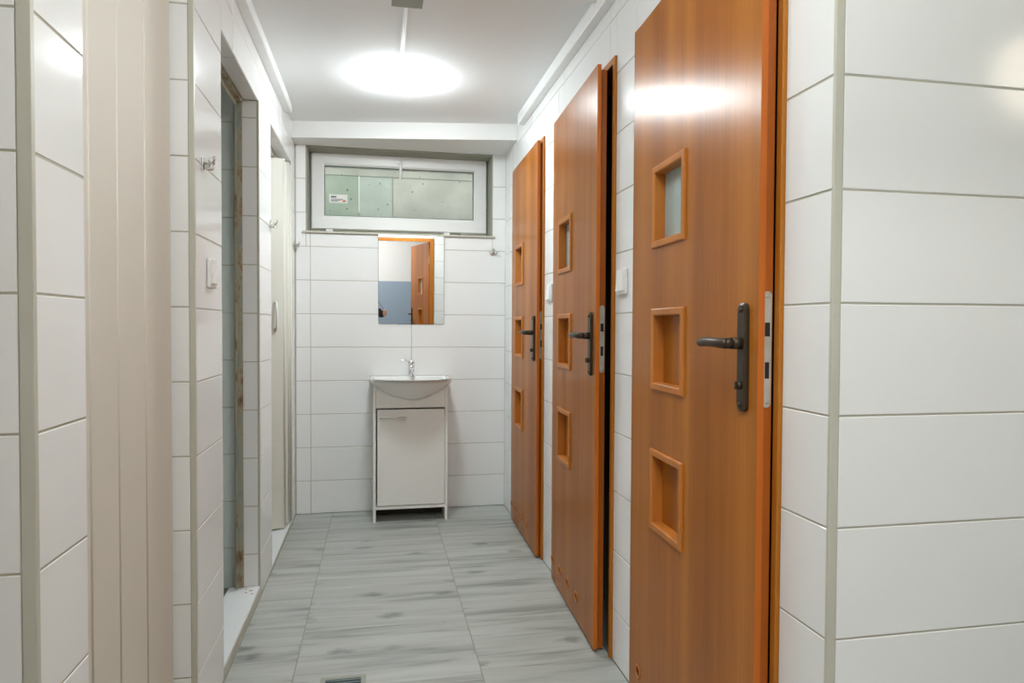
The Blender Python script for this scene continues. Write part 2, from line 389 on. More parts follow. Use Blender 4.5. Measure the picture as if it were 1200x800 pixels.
# ---- cabins behind the side walls
b = struct('wall_shower_end', [(-1.45, XW, 3.094+G, 3.25, 0, ZC), (XW-0.001, XW+0.002, 3.006, 3.26, 0, ZC)], M_GROUT, 'grey green tiled end wall inside the shower cabin', 'wall')
tile_wall(b, '-y', 3.094, -1.4, XW-0.001, 0, ZC, [-1.19], -0.019, mat=M_CABTILE)
struct('wall_shower_near', [(-1.45, XW, 1.98, 2.08, 0, ZC)], M_PAINT, 'partition on the near side of the shower cabin', 'wall')
b = struct('wall_shower_left', [(-1.5, -1.40-G, 1.19, 4.52, 0, ZC)], M_GROUT, 'far side wall inside the left cabins', 'wall')
tile_wall(b, '+x', -1.40, 2.08, 3.09, 0, ZC, [2.6], -0.019, mat=M_CABTILE)
struct('wall_cabin_end', [(-1.5, -0.62, 4.272, 4.52, 0, ZC)], M_PAINT, 'end wall inside the far left cabin', 'wall')
struct('wall_cabin_right', [(1.75, 1.85, 1.18, 4.52, 0, ZC)], M_UNLITWALL, 'side wall inside the right cabins', 'wall')
struct('wall_cabin_back', [(0.95, 1.75, 4.272, 4.52, 0, ZC)], M_UNLITWALL, 'end wall inside the farthest right cabin', 'wall')
struct('wall_cabin_partition', [(XR+0.1, 1.75, 2.09, 2.19, 0, ZC), (XR+0.1, 1.75, 3.05, 3.15, 0, ZC)], M_UNLITWALL, 'partitions between the right cabins', 'wall')

# ---- entrance space and hall behind the camera
b = struct('wall_entrance', [(-1.2, -0.32, -0.01, 0.10-G, 0, ZC), (0.65, 2.8, -0.01, 0.10-G, 0, ZC), (-0.32, 0.65, -0.01, 0.10-G, 2.045, ZC)], M_GROUT,
           'white tiled wall with the entrance doorway, seen in the mirror', 'wall')
tile_wall(b, '+y', 0.10, -1.1, 2.7, 0, ZC, [-0.32, 0.65, 1.25, 1.85, 2.45], -0.045, [(-0.325, 0.655, -1, 2.045)])
b = struct('wall_entrance_left', [(-1.2, -1.1-G, 0.0975, 1.2, 0, ZC)], M_GROUT, 'left side wall of the entrance space', 'wall')
tile_wall(b, '+x', -1.1, 0.1, 1.094, 0, ZC, [0.6], RO)
b = struct('wall_entrance_right', [(2.7+G, 2.8, 0.0975, 1.2, 0, ZC)], M_GROUT, 'right side wall of the entrance space', 'wall')
tile_wall(b, '-x', 2.7, 0.1, 1.083, 0, ZC, [0.6], RO)
def two_tone(name, box_lo, box_hi, label):
    bm = bmesh.new(); add_box(bm, *box_lo, mi=1); add_box(bm, *box_hi, mi=0)
    tag(obj(name, bm, [M_PAINT, M_BLUE]), label, 'wall', kind='structure')
HZ = 1.575
two_tone('wall_hall_back', (-2.6, 2.6, -2.1, -2.0, 0, HZ), (-2.6, 2.6, -2.1, -2.0, HZ, 2.6), 'hall wall with blue grey dado under white paint, in the mirror')
two_tone('wall_hall_left', (-2.6, -2.5, -2.0, -0.01, 0, HZ), (-2.6, -2.5, -2.0, -0.01, HZ, 2.6), 'left end wall of the hall behind the camera')
two_tone('wall_hall_right', (2.5, 2.6, -2.0, -0.01, 0, HZ), (2.5, 2.6, -2.0, -0.01, HZ, 2.6), 'right end wall of the hall behind the camera')
struct('wall_hall_front', [(-2.6, -1.2, -0.01, 0.1, 0, 2.6), (-1.2, 2.6, -0.01, 0.1, ZC, 2.6)], M_PAINT, 'hall side of the entrance wall', 'wall')
struct('ceiling_hall', [(-2.6, 2.6, -2.1, 0.1, 2.6, 2.7)], M_CEIL, 'white ceiling of the hall behind the camera', 'ceiling')

# ---- ceiling and beam
struct('ceiling', [(-1.5, 2.8, 0.0975, 4.3, ZC, ZC+0.1)], M_CEIL, 'white painted corridor ceiling', 'ceiling')
bm = bmesh.new(); add_prism(bm, [(XL-0.02, 4.12), (XR+0.02, 3.90), (XR+0.02, YB+0.01), (XL-0.02, YB+0.01)], 2.216, ZC+0.01)
tag(obj('trim_1', bm, M_PAINT), 'white beam across the ceiling above the window', 'beam', kind='structure')

# ---- floor
b = struct('floor', [(-1.5, 2.8, -0.01, 4.52, -0.06, -0.002), (-2.6, 2.6, -2.1, -0.01, -0.06, -0.002)], M_FGROUT, 'grey wood look tile floor of the corridor', 'floor')
FT = {}
def plank(x0, x1, y0, y1):
    if x1-x0 < 0.02 or y1-y0 < 0.02: return
    wx, wy = x1-x0, y1-y0
    key = (round(wx*1000), round(wy*1000))
    if key not in FT:
        bm = bmesh.new(); add_box(bm, -wx/2, wx/2, -wy/2, wy/2, -0.008, 0)
        bmesh.ops.bevel(bm, geom=[e for e in bm.edges if e.verts[0].co.z > -0.001 and e.verts[1].co.z > -0.001], offset=0.0006, segments=1, affect='EDGES')
        finish(bm); me = bpy.data.meshes.new('plank'); bm.to_mesh(me); bm.free(); me.materials.append(M_FLOOR); FT[key] = me
    link('plank', FT[key], b, ((x0+x1)/2, (y0+y1)/2, random.uniform(-0.0002, 0.0002)))
xcols = [-1.1, -0.871, -0.268, 0.338, 0.94, 1.543, 2.146, 2.7]
yrow = [0.02 + 0.2*k for k in range(0, 22)]
DR = (-0.182, -0.034, 2.112, 2.262)                                             # floor drain
for i in range(len(xcols)-1):
    for y0 in yrow:
        y1 = min(y0+0.2, YB-0.002); x0, x1 = xcols[i], xcols[i+1]
        if y0 >= YB-0.03: continue
        if y1 > 1.085:                                                          # inside the corridor only
            x0, x1 = max(x0, XL+0.002), min(x1, XR-0.001)
            if y0 < 1.085: x0, x1 = xcols[i], xcols[i+1]
        if x1-x0 < 0.02: continue
        jx0, jx1, jy0, jy1 = x0+0.0019, x1-0.0019, y0+0.0004, y1-0.0004
        if y0 < 1.085 < y1 and (x1 < XL or x0 > XR or x0 < XL or x1 > XR):
            plank(jx0, jx1, jy0, 1.083)
            cx0, cx1 = max(jx0, XL+0.002), min(jx1, XR-0.001)
            plank(cx0, cx1, 1.0838, jy1); continue
        plank(jx0, jx1, jy0, jy1)
boxes('cabin_floor', [(XR+0.0, 1.75, 1.18, 4.27, -0.01, 0.0)], M_CABFLOOR, b)
boxes('shower_floor', [(-1.4, XW-0.03, 2.08, 3.094, -0.01, 0.012)], M_CABFLOOR, b)
# hall floor strip
boxes('hall_floor', [(-2.5, 2.5, -2.0, -0.01, -0.01, 0.0)], M_FGROUT, b)

# ---- thresholds
def threshold(name, y0, y1, z, label):
    bm = bmesh.new(); add_box(bm, XL-0.125, XL-0.001, y0, y1, 0.0, z, bev=0.0015)
    o = tag(obj(name, bm, M_SLAB), label, 'threshold', kind='structure')
    boxes('riser_tile', [(XL-0.001, XL+0.0015, y0+0.001, y1-0.001, 0.0, z-0.006)], M_TRIM, o); return o
def rust_spots(o):
    for dx, dy, rr in ((-0.030, 0.05, 0.006), (-0.045, 0.07, 0.0045), (-0.020, 0.085, 0.004), (-0.050, 0.035, 0.0035)):
        bm = bmesh.new(); add_lathe(bm, [(rr, 0.0), (rr*0.8, 0.0006), (0.0005, 0.0008)], (XL+dx, B1-dy, 0.0451), 9, sx=1.3); obj('rust_flake', bm, M_FLAKE, o)
M_FLAKE = plain('orange_rust', (0.45, 0.20, 0.07), 0.9)
rust_spots(threshold('trim_2', B0+0.001, B1-0.001, 0.045, 'white raised threshold slab of the open shower cabin'))
threshold('trim_3', E0+0.001, E1-0.001, 0.018, 'white threshold slab under the far folding door')
threshold('trim_4', A0+0.001, A1-0.001, 0.018, 'white threshold slab under the near folding door')

# ---- rusty steel frame in the shower opening
o = empty('door_frame', (XL-0.075, B1, 0), label='rusted steel door frame in the open shower doorway', cat='door frame')
def prof(name, lst): boxes(name, lst, M_RUST, o)
fx0, fx1 = -0.009, 0.010
prof('jamb', [(fx0, fx1, -0.010, -0.001, 0.046, ZL-0.001), (fx0-0.006, fx0, -0.028, -0.001, 0.046, ZL-0.001)])
prof('jamb', [(fx0, fx1, B0-B1+0.001, B0-B1+0.010, 0.046, ZL-0.001), (fx0-0.006, fx0, B0-B1+0.001, B0-B1+0.02, 0.046, ZL-0.001)])
prof('head', [(fx0, fx1, B0-B1+0.011, -0.011, ZL-0.012, ZL-0.001), (fx0-0.006, fx0, B0-B1+0.021, -0.029, ZL-0.03, ZL-0.001)])

# ================================================================== WINDOW
o = empty('window_1', ((WIN[0]+WIN[1])/2, 4.42, WIN[2]), label='white plastic tilt window in the end wall above the mirror', cat='window', kind='structure')
wc = (WIN[0]+WIN[1])/2
def ring(bm, ox0, ox1, oz0, oz1, ix0, ix1, iz0, iz1, prof, mi=0):
    """frame swept round a rectangle; prof = list of (t, y): t 0 at the outer edge, 1 at the inner edge"""
    loops = []
    for t, y in prof:
        a0, a1 = ox0+(ix0-ox0)*t, ox1+(ix1-ox1)*t; c0, c1 = oz0+(iz0-oz0)*t, oz1+(iz1-oz1)*t
        loops.append([bm.verts.new(p) for p in ((a0, y, c0), (a1, y, c0), (a1, y, c1), (a0, y, c1))])
    n = len(loops)
    for i in range(n):
        for k in range(4):
            A, B_ = loops[i], loops[(i+1) % n]
            bm.faces.new((A[k], A[(k+1) % 4], B_[(k+1) % 4], B_[k])).material_index = mi
# outer frame, then the sash (sash stands proud towards the room)
wx0, wx1, wz0, wz1 = WIN[0]+0.007-wc, WIN[1]-0.007-wc, 0.001, WIN[3]-WIN[2]-0.009
bm = bmesh.new(); ring(bm, wx0, wx1, wz0, wz1, wx0+0.05, wx1-0.05, wz0+0.055, wz1-0.045, [(0, 0.02), (1, 0.02), (1, 0.07), (0, 0.07)])
obj('window_frame', bm, M_PVC, o)
sx0, sx1, sz0, sz1 = -0.402-wc, 0.693-wc, 0.033, 0.503
gx0, gx1, gz0, gz1 = -0.325-wc, 0.610-wc, 0.117, 0.428
bm = bmesh.new(); ring(bm, sx0, sx1, sz0, sz1, gx0, gx1, gz0, gz1, [(0, 0.018), (0, -0.012), (0.06, -0.018), (0.86, -0.018), (1, -0.006), (1, 0.06), (0, 0.06)])
sash = obj('sash', bm, M_PVC, o)
bm = bmesh.new(); ring(bm, gx0-0.004, gx1+0.004, gz0-0.004, gz1+0.004, gx0+0.004, gx1-0.004, gz0+0.004, gz1-0.004, [(0, 0.0), (1, 0.0), (1, 0.012), (0, 0.012)])
obj('gasket', bm, M_GASKET, sash)
boxes('pane', [(gx0, gx1, 0.008, 0.014, gz0, gz1)], M_GLASS, sash)
bm = bmesh.new(); add_box(bm, 0.0+0.142-wc-0.03, 0.142-wc+0.03, -0.026, -0.018, 0.452, 0.474, bev=0.003)
add_tube(bm, [(0.142-wc, -0.024, 0.463), (0.142-wc, -0.045, 0.463), (0.142-wc, -0.052, 0.455), (0.142-wc, -0.052, 0.41), (0.142-wc, -0.050, 0.352)], [0.009, 0.009, 0.010, 0.010, 0.008], 10)
obj('window_handle', bm, M_PVC, sash)
bm = bmesh.new()
for a, c in ((0.0, 0.085), (0.115, 0.80), (0.86, 0.93)): add_box(bm, sx0+a, min(sx0+c, sx1), -0.004, 0.019, 0.024, 0.0328)
obj('gasket', bm, M_REVEAL, o)
for a in (0.1, 0.83):
    boxes('hinge', [(sx0+a-0.012, sx0+a+0.028, -0.012, 0.018, 0.016, 0.0325)], M_PVC, o, bev=0.002)
st = empty('sticker', (-0.2415, 4.42+0.0078, 1.932), label='small white printed sticker on the left of the window pane', cat='sticker')
bm = bmesh.new(); add_box(bm, -0.056, 0.056, -0.0008, 0, -0.026, 0.026); obj('paper', bm, M_PAPER, st)
bm = bmesh.new()
for x0_, x1_, z0_, z1_, mi in [(-0.044, -0.034, 0.006, 0.016, 0), (-0.032, -0.02, 0.006, 0.016, 0), (-0.018, -0.012, 0.006, 0.016, 0), (-0.044, 0.03, -0.004, -0.001, 0), (-0.044, 0.02, -0.011, -0.008, 0), (-0.044, 0.0, -0.018, -0.015, 0), (0.026, 0.046, -0.020, -0.008, 1)]:
    add_box(bm, x0_, x1_, -0.0012, -0.0008, z0_, z1_, mi=mi)
obj('print', bm, [M_INK, M_RED], st)

# ---- concrete light well outside
b = tag(boxes('light_well', [(-1.25, 1.55, 4.98, 5.1, 1.0, 3.1), (-1.25, -1.15, 4.53, 4.98, 1.0, 3.1), (1.45, 1.55, 4.53, 4.98, 1.0, 3.1), (-1.25, 1.55, 4.53, 5.1, 0.9, 1.0)], M_CONC),
        'concrete light well wall outside the basement window', 'wall', kind='structure')
for (x0, x1, m) in ((-1.14, -0.130, M_CONCG), (-0.126, 0.103, M_CONCT), (0.107, 1.44, M_CONC)):
    boxes('concrete_panel', [(x0, x1, 4.955, 4.982, 1.0, 2.19)], m, b)
boxes('concrete_band', [(-1.14, 1.44, 4.950, 4.982, 2.1905, 3.0)], M_CONC, b)
boxes('bright_streak', [(-0.1315, -0.1245, 4.949, 4.9555, 1.93, 2.19)], M_PVC, b)  # bright reflective streak on the upper joint, drawn as a white strip

boxes('shade_slab', [(-1.25, 1.55, 4.80, 4.979, 2.34, 2.44)], M_CONC, b)  # unseen slab added overhead to shade the concrete band

# ================================================================== WOODEN DOORS
def holed_plate(bm, x0, x1, z0, z1, y0, y1, rects, circs, edge_mi=None, seg=16):
    """flat board with rectangular and circular through holes"""
    cr = [(cx-r*1.6, cx+r*1.6, cz-r*1.6, cz+r*1.6, cx, cz, r) for cx, cz, r in circs]
    xs = sorted({x0, x1} | {v for r in rects for v in r[:2]} | {v for c in cr for v in c[:2]})
    zs = sorted({z0, z1} | {v for r in rects for v in r[2:4]} | {v for c in cr for v in c[2:4]})
    vc = {}
    def V(x, y, z):
        k = (round(x, 6), round(y, 6), round(z, 6))
        if k not in vc: vc[k] = bm.verts.new((x, y, z))
        return vc[k]
    def inside(xm, zm, r): return r[0] < xm < r[1] and r[2] < zm < r[3]
    for i in range(len(xs)-1):
        for j in range(len(zs)-1):
            xm, zm = (xs[i]+xs[i+1])/2, (zs[j]+zs[j+1])/2
            if any(inside(xm, zm, r) for r in rects) or any(inside(xm, zm, c) for c in cr): continue
            for y in (y0, y1):
                bm.faces.new([V(xs[i], y, zs[j]), V(xs[i+1], y, zs[j]), V(xs[i+1], y, zs[j+1]), V(xs[i], y, zs[j+1])])
    for r in rects:                                                            # hole walls
        c = [(r[0], r[2]), (r[1], r[2]), (r[1], r[3]), (r[0], r[3])]
        for k in range(4):
            a, d = c[k], c[(k+1) % 4]
            bm.faces.new([bm.verts.new((a[0], y0, a[1])), bm.verts.new((d[0], y0, d[1])), bm.verts.new((d[0], y1, d[1])), bm.verts.new((a[0], y1, a[1]))])
    for (a0, a1, c0, c1, cx, cz, r) in cr:
        inner = {}
        for y in (y0, y1):
            ci, sq = [], []
            for k in range(seg):
                t = 2*math.pi*k/seg + math.pi/4; u, v = math.cos(t), math.sin(t); m = max(abs(u), abs(v))
                ci.append(bm.verts.new((cx+u*r, y, cz+v*r))); h = r*1.6
                sq.append(V(cx+u/m*h, y, cz+v/m*h))
            for k in range(seg): bm.faces.new([ci[k], ci[(k+1) % seg], sq[(k+1) % seg], sq[k]])
            inner[y] = ci
        for k in range(seg):
            bm.faces.new([inner[y0][k], inner[y0][(k+1) % seg], inner[y1][(k+1) % seg], inner[y1][k]]).smooth = True
    for (a, d) in (((x0, z0), (x1, z0)), ((x1, z0), (x1, z1)), ((x1, z1), (x0, z1)), ((x0, z1), (x0, z0))):
        f = bm.faces.new([bm.verts.new((a[0], y0, a[1])), bm.verts.new((d[0], y0, d[1])), bm.verts.new((d[0], y1, d[1])), bm.verts.new((a[0], y1, a[1]))])
        if edge_mi is not None: f.material_index = edge_mi
def make_door(name, hinge, near, opening, label, wc_off, W=None, full=True, zbot=0.012, Hd=2.03):
    """door: Empty at the hinge foot > leaf (with its fittings as sub-parts), casing pieces"""
    hx, hy = hinge; dx, dy = near[0]-hx, near[1]-hy
    W = W or math.hypot(dx, dy); ang = math.atan2(dy, dx)
    root = empty(name, (hx, hy, 0), 0, label=label, cat='door', kind='structure')
    cx = wc_off; s = 0.095
    rects = [(cx-s, cx+s, zc-s-zbot, zc+s-zbot) for zc in (0.684, 1.080, 1.477)]
    vents = [(cx-0.21+0.143*k, 0.102-zbot, 0.0165) for k in range(4)]
    bm = bmesh.new()
    holed_plate(bm, 0, W, 0, Hd, 0, 0.0135, rects, vents, edge_mi=1)
    leaf = obj('leaf', bm, [M_WOOD, M_EDGE], root, (0, 0, zbot), (0, 0, ang))
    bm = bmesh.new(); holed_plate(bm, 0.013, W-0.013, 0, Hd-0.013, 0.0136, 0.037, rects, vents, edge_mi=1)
    obj('core', bm, [M_WOOD, M_EDGE_SHADED], leaf)
    for i, zc in enumerate((0.684, 1.080, 1.477)):
        z = zc-zbot; bo = s+0.019
        bm = bmesh.new()
        ring(bm, cx-bo, cx+bo, z-bo, z+bo, cx-s+0.001, cx+s-0.001, z-s+0.001, z+s-0.001, [(0, -0.0002), (0, -0.004), (0.18, -0.007), (0.85, -0.007), (1, -0.004), (1, 0.026), (0.9, 0.026), (0.9, -0.0002)])
        obj('panel_frame', bm, M_WOODL, leaf)
        bm = bmesh.new(); ring(bm, cx-bo, cx+bo, z-bo, z+bo, cx-s+0.001, cx+s-0.001, z-s+0.001, z+s-0.001, [(0, 0.0372), (0, 0.043), (1, 0.043), (1, 0.032), (0.9, 0.032), (0.9, 0.0372)])
        obj('panel_frame', bm, M_WOODL, leaf)
        bm = bmesh.new(); add_box(bm, cx-s+0.0012, cx+s-0.0012, 0.0262, 0.0318, z-s+0.0012, z+s-0.0012)
        if i == 2: tag(obj('pane', bm, M_FROST, leaf), 'frosted glass pane in the top opening')
        else: obj('inset_panel', bm, M_WOOD, leaf)
    for vx, vz, r in vents:
        bm = bmesh.new(); add_lathe(bm, [(r-0.0006, 0.0365), (r-0.0006, 0.001), (r-0.0014, 0.001), (r-0.0014, 0.0365), (r-0.0006, 0.0365)], (vx, 0, vz), 20, 'y', cap=False)
        obj('vent_sleeve', bm, M_SLEEVE, leaf)
        bm = bmesh.new(); add_lathe(bm, [(r-0.0014, 0.0008), (r-0.0010, -0.002), (r+0.0015, -0.0035), (r+0.0040, -0.0035), (r+0.0055, -0.0002), (r-0.0014, 0.0008)], (vx, 0, vz), 20, 'y', cap=False)
        obj('vent_ring', bm, M_WOODL, leaf)
    # handle set
    px = W-0.054; pz = 1.081-zbot; lz = 1.110-zbot
    bm = bmesh.new(); n = 8; pts = []
    hw, hh = 0.019, 0.1125
    for (qx, qz, a0) in ((hw-0.014, hh-0.014, 0), (-hw+0.014, hh-0.014, 90), (-hw+0.014, -hh+0.014, 180), (hw-0.014, -hh+0.014, 270)):
        for k in range(5):
            t = math.radians(a0+90*k/4); pts.append((qx+0.014*math.cos(t), qz+0.014*math.sin(t)))
    def slab(pts, ya, yb, inset, cx_, cz_):
        lo = [bm.verts.new((cx_+x, ya, cz_+z)) for x, z in pts]; mid = [bm.verts.new((cx_+x, yb+0.003, cz_+z)) for x, z in pts]
        hi = [bm.verts.new((cx_+x*(1-inset/hw), yb, cz_+z*(1-inset/hh))) for x, z in pts]; m = len(pts)
        for A, B_ in ((lo, mid), (mid, hi)):
            for k in range(m): bm.faces.new((A[k], A[(k+1) % m], B_[(k+1) % m], B_[k]))
        bm.faces.new(hi); bm.faces.new(lo[::-1])
    slab(pts, -0.0002, -0.010, 0.005, px, pz)
    for zz in (pz+0.098, pz-0.098): add_lathe(bm, [(0.0055, -0.009), (0.0055, -0.0125), (0.003, -0.0135)], (px, 0, zz), 12, 'y')
    hp = obj('handle_plate', bm, M_BRONZE, leaf)
    bm = bmesh.new()
    add_tube(bm, [(px, -0.009, lz), (px, -0.030, lz)], 0.0125, 14)
    add_tube(bm, [(px+0.006, -0.040, lz), (px-0.004, -0.045, lz), (px-0.03, -0.049, lz+0.001), (px-0.075, -0.049, lz+0.002), (px-0.11, -0.046, lz), (px-0.122, -0.043, lz-0.001)], [0.011, 0.0125, 0.0115, 0.0115, 0.0115, 0.008], 12, flat=0.9)
    add_tube(bm, [(px, -0.028, lz), (px-0.001, -0.047, lz)], [0.0115, 0.011], 12)
    obj('lever', bm, M_BRONZE, leaf)
    bm = bmesh.new(); add_lathe(bm, [(0.009, -0.009), (0.009, -0.015), (0.006, -0.018)], (px, 0, pz-0.058), 14, 'y'); add_box(bm, px-0.0025, px+0.0025, -0.022, -0.015, pz-0.066, pz-0.050, bev=0.001)
    obj('turn_knob', bm, M_BRONZE, leaf)
    # lock faceplate in the edge
    xe = W-0.013
    bm = bmesh.new(); m_ = 8
    poly = []
    for k in range(m_+1): t = math.pi*k/m_; poly.append((0.0255+0.009*math.cos(t), 1.207-zbot+0.009*math.sin(t)))
    for k in range(m_+1): t = math.pi+math.pi*k/m_; poly.append((0.0255+0.009*math.cos(t), 0.990-zbot+0.009*math.sin(t)))
    lo = [bm.verts.new((xe+0.0001, y, z)) for y, z in poly]; hi = [bm.verts.new((xe+0.002, y, z)) for y, z in poly]
    bm.faces.new(hi); bm.faces.new(lo[::-1])
    for k in range(len(poly)): bm.faces.new((lo[k], lo[(k+1) % len(poly)], hi[(k+1) % len(poly)], hi[k]))
    add_box(bm, xe+0.0015, xe+0.0024, 0.020, 0.031, 1.125-zbot, 1.153-zbot, mi=1); add_box(bm, xe+0.0015, xe+0.0024, 0.021, 0.030, 1.040-zbot, 1.073-zbot, mi=1)
    for zz in (1.206, 0.992): add_lathe(bm, [(0.004, 0.0015), (0.004, 0.0026), (0.002, 0.003)], (xe, 0.0255, zz-zbot), 10, 'x')
    tag(obj('lock_plate', bm, [M_STEEL, M_BLACK], leaf), 'zinc coloured lock plate in the door edge')
    for zz in (1.785, 0.318):
        bm = bmesh.new(); add_lathe(bm, [(0.0045, -0.045), (0.0045, -0.0005), (0.004, 0), (0.004, 0.001), (0.0045, 0.0015), (0.0045, 0.045)], (-0.003, 0.004, zz-zbot), 12, 'z')
        obj('hinge', bm, M_STEEL, leaf)
    return root
names = ['wooden door nearest the camera with a lamp glare near its top', 'wooden door in the middle of the right wall, standing slightly open', 'wooden door farthest along the right wall next to the end wall']
woff = [0.288, 0.230, 0.228]
for i in range(3):
    d = make_door('door_%d' % (i+1), D[i]['h'], D[i]['n'], OP[i], names[i], woff[i], Hd=2.03)
    o = OP[i]; hx, hy = D[i]['h']
    bm = bmesh.new()                                                           # casing: strips on the wall, lining through it
    cw = (0.0185, 0.022, 0.020)[i]
    def near_j(y0, y1, y2):
        add_box(bm, XR-0.008-hx, XR+0.004-hx, min(y0, y1)-hy, max(y0, y1)-hy, 0.0, ZD-0.0005, bev=0.0015)
        add_box(bm, XR+0.004-hx, XR+0.102-hx, min(y0, y2)-hy, max(y0, y2)-hy, 0.0, ZD-0.0005)
    near_j(o[0]+0.0005, o[0]+cw, o[0]+cw-0.006); obj('jamb', bm, M_CASING, d); bm = bmesh.new()
    near_j(o[1]-0.0005, o[1]-0.015, o[1]-0.012); obj('jamb', bm, M_CASING, d); bm = bmesh.new()
    add_box(bm, XR-0.008-hx, XR+0.004-hx, o[0]+cw-hy, o[1]-0.015-hy, ZD-0.024, ZD-0.0005, bev=0.0015)
    add_box(bm, XR+0.004-hx, XR+0.102-hx, o[0]+0.02-hy, o[1]-0.012-hy, ZD-0.014, ZD-0.0005)
    obj('door_head', bm, M_CASING, d)
# the entrance door behind the camera, open into the hall; seen in the mirror
d = make_door('door_4', (0.600, -0.012), (0.425, -0.75), None, 'wooden entrance door standing open, seen in the mirror', 0.36, W=0.80, Hd=2.0)
for x0, x1, y0, y1, z0, z1, nm in ((0.608, 0.652, 0.095, 0.112, 0, 2.046, 'jamb'), (-0.322, -0.278, 0.095, 0.112, 0, 2.046, 'jamb'), (-0.278, 0.608, 0.095, 0.112, 2.004, 2.046, 'door_head'),
                                   (0.612, 0.6495, -0.0105, 0.095, 0, 2.04, 'jamb'), (-0.3195, -0.285, -0.0105, 0.095, 0, 2.04, 'jamb'), (-0.285, 0.612, -0.0105, 0.095, 2.012, 2.0445, 'door_head')):
    boxes(nm, [(x0-0.600, x1-0.600, y0+0.012, y1+0.012, z0, z1)], M_CASING, d, bev=0.001)

# ================================================================== FOLDING DOORS
def folding(name, pts, z0, z1, mat, label, th=0.011):
    root = empty(name, (pts[0][0], pts[0][1], 0), label=label, cat='folding door')
    o0 = Vector(pts[0])
    for i in range(len(pts)-1):
        a, c = Vector(pts[i])-o0, Vector(pts[i+1])-o0
        u = (c-a).normalized(); nrm = Vector((-u.y, u.x)); L_ = (c-a).length
        p0, p1 = a+u*0.002, c-u*0.002
        bm = bmesh.new()
        add_prism(bm, [tuple(p0+nrm*th/2), tuple(p0-nrm*th/2), tuple(p1-nrm*th/2), tuple(p1+nrm*th/2)], z0, z1)
        bmesh.ops.bevel(bm, geom=[e for e in bm.edges if abs((e.verts[0].co-e.verts[1].co).normalized().z) > 0.9], offset=0.002, segments=2, affect='EDGES')
        obj('panel', bm, mat, root)
        bm = bmesh.new(); add_tube(bm, [(c.x, c.y, z0), (c.x, c.y, z1)], 0.0075, 12); obj('hinge_strip', bm, mat, root)
    return root
# near door, drawn closed across its opening
fd = folding('folding_door', [(-0.546, 1.972), (-0.556, 1.794), (-0.563, 1.637), (-0.568, 1.498), (-0.571, 1.39), (-0.571, 1.285)], 0.028, 2.045, M_PVCB, 'ivory plastic folding door drawn closed in the near left opening')
boxes('top_track', [(-0.025, 0.013, -0.69, 0.0, 2.047, 2.068)], M_PVCB, fd)
# far door, folded into a stack at the far jamb
fd = folding('folding_door', [(-0.600, 3.868), (-0.503, 3.915), (-0.592, 3.950), (-0.490, 3.992), (-0.588, 4.022), (-0.486, 4.052), (-0.575, 4.072)], 0.028, 2.045, M_PVCC,
             'pale folding door pushed open in a stack at the far left opening', 0.010)
boxes('top_track', [(0.018, 0.056, -0.53, 0.205, 2.047, 2.068)], M_NICKEL, fd)
bm = bmesh.new()
hb = Vector((0.055, 0.022)); nr = Vector((0.047, -0.097)).normalized()
def hp_(t, out, z): return (hb.x+nr.x*out, hb.y+nr.y*out, z)
add_tube(bm, [hp_(0, 0.004, 1.115), hp_(0, 0.020, 1.125), hp_(0, 0.030, 1.16), hp_(0, 0.032, 1.19), hp_(0, 0.030, 1.22), hp_(0, 0.020, 1.255), hp_(0, 0.004, 1.265)], [0.008, 0.007, 0.006, 0.006, 0.006, 0.007, 0.008], 10)
tag(obj('door_handle', bm, M_PVC, fd), 'white curved pull handle')
boxes('latch', [(0.0, 0.012, -0.012, -0.004, 1.13, 1.20)], M_BLACK, fd)

# ================================================================== MIRROR
mo = empty('wall_mirror', (0.205, YB-0.0075, 1.4225), label='frameless rectangular mirror on the end wall above the washbasin', cat='mirror')
mo.rotation_euler = (math.radians(1.05), 0, -math.atan((444.6-442.5)/801.0))
bm = bmesh.new(); add_box(bm, -0.2, 0.2, -0.002, 0.002, -0.2725, 0.2725, mi=0)
for f in bm.faces: f.material_index = 0 if f.normal.y < -0.9 or (f.calc_center_median().y < -0.0015) else 1
obj('mirror_glass', bm, [M_MIRROR, M_MEDGE], mo)
boxes('backing', [(-0.2015, 0.2015, 0.0021, 0.0035, -0.274, 0.274)], M_GASKET, mo)
for x in (-0.12, 0.12): boxes('bracket', [(x-0.01, x+0.01, 0.0036, 0.0105, 0.24, 0.265)], M_STEEL, mo)

# ================================================================== VANITY
VX0, VX1, VY = -0.026, 0.404, 4.0
vo = empty('vanity_cabinet', (VX0, VY, 0), label='white vanity cabinet on the floor under the washbasin', cat='cabinet')
VW, VD = VX1-VX0, YB-VY-0.004
boxes('side_panel', [(0, 0.016, 0.0, VD, 0, 0.826)], M_MELA, vo, bev=0.001)
boxes('side_panel', [(VW-0.016, VW, 0.0, VD, 0, 0.826)], M_MELA, vo, bev=0.001)
boxes('front_panel', [(0.0165, VW-0.0165, 0.004, 0.020, 0.664, 0.80)], M_MELA, vo)
boxes('bottom_panel', [(0.0165, VW-0.0165, 0.001, VD, 0.076, 0.094)], M_MELA, vo)
boxes('gap_darkening_board', [(0.0165, VW-0.0165, 0.17, 0.186, 0.0, 0.076)], M_GAPDARK, vo)  # board added to make the gap under the cabinet dark
boxes('back_panel', [(0.0165, VW-0.0165, VD-0.006, VD, 0.094, 0.66)], M_MELA, vo)
bm = bmesh.new(); add_box(bm, 0.0245-(VW-0.018), 0, 0.0, 0.016, 0.098, 0.655, bev=0.001)
dr = obj('door', bm, M_MELA, vo, (VW-0.018, -0.001, 0), (0, 0, 0.006))
bm = bmesh.new()
ox = 0.0245-(VW-0.018)
add_tube(bm, [(ox+0.012, -0.028, 0.612), (ox+0.168, -0.028, 0.612)], 0.0052, 12)
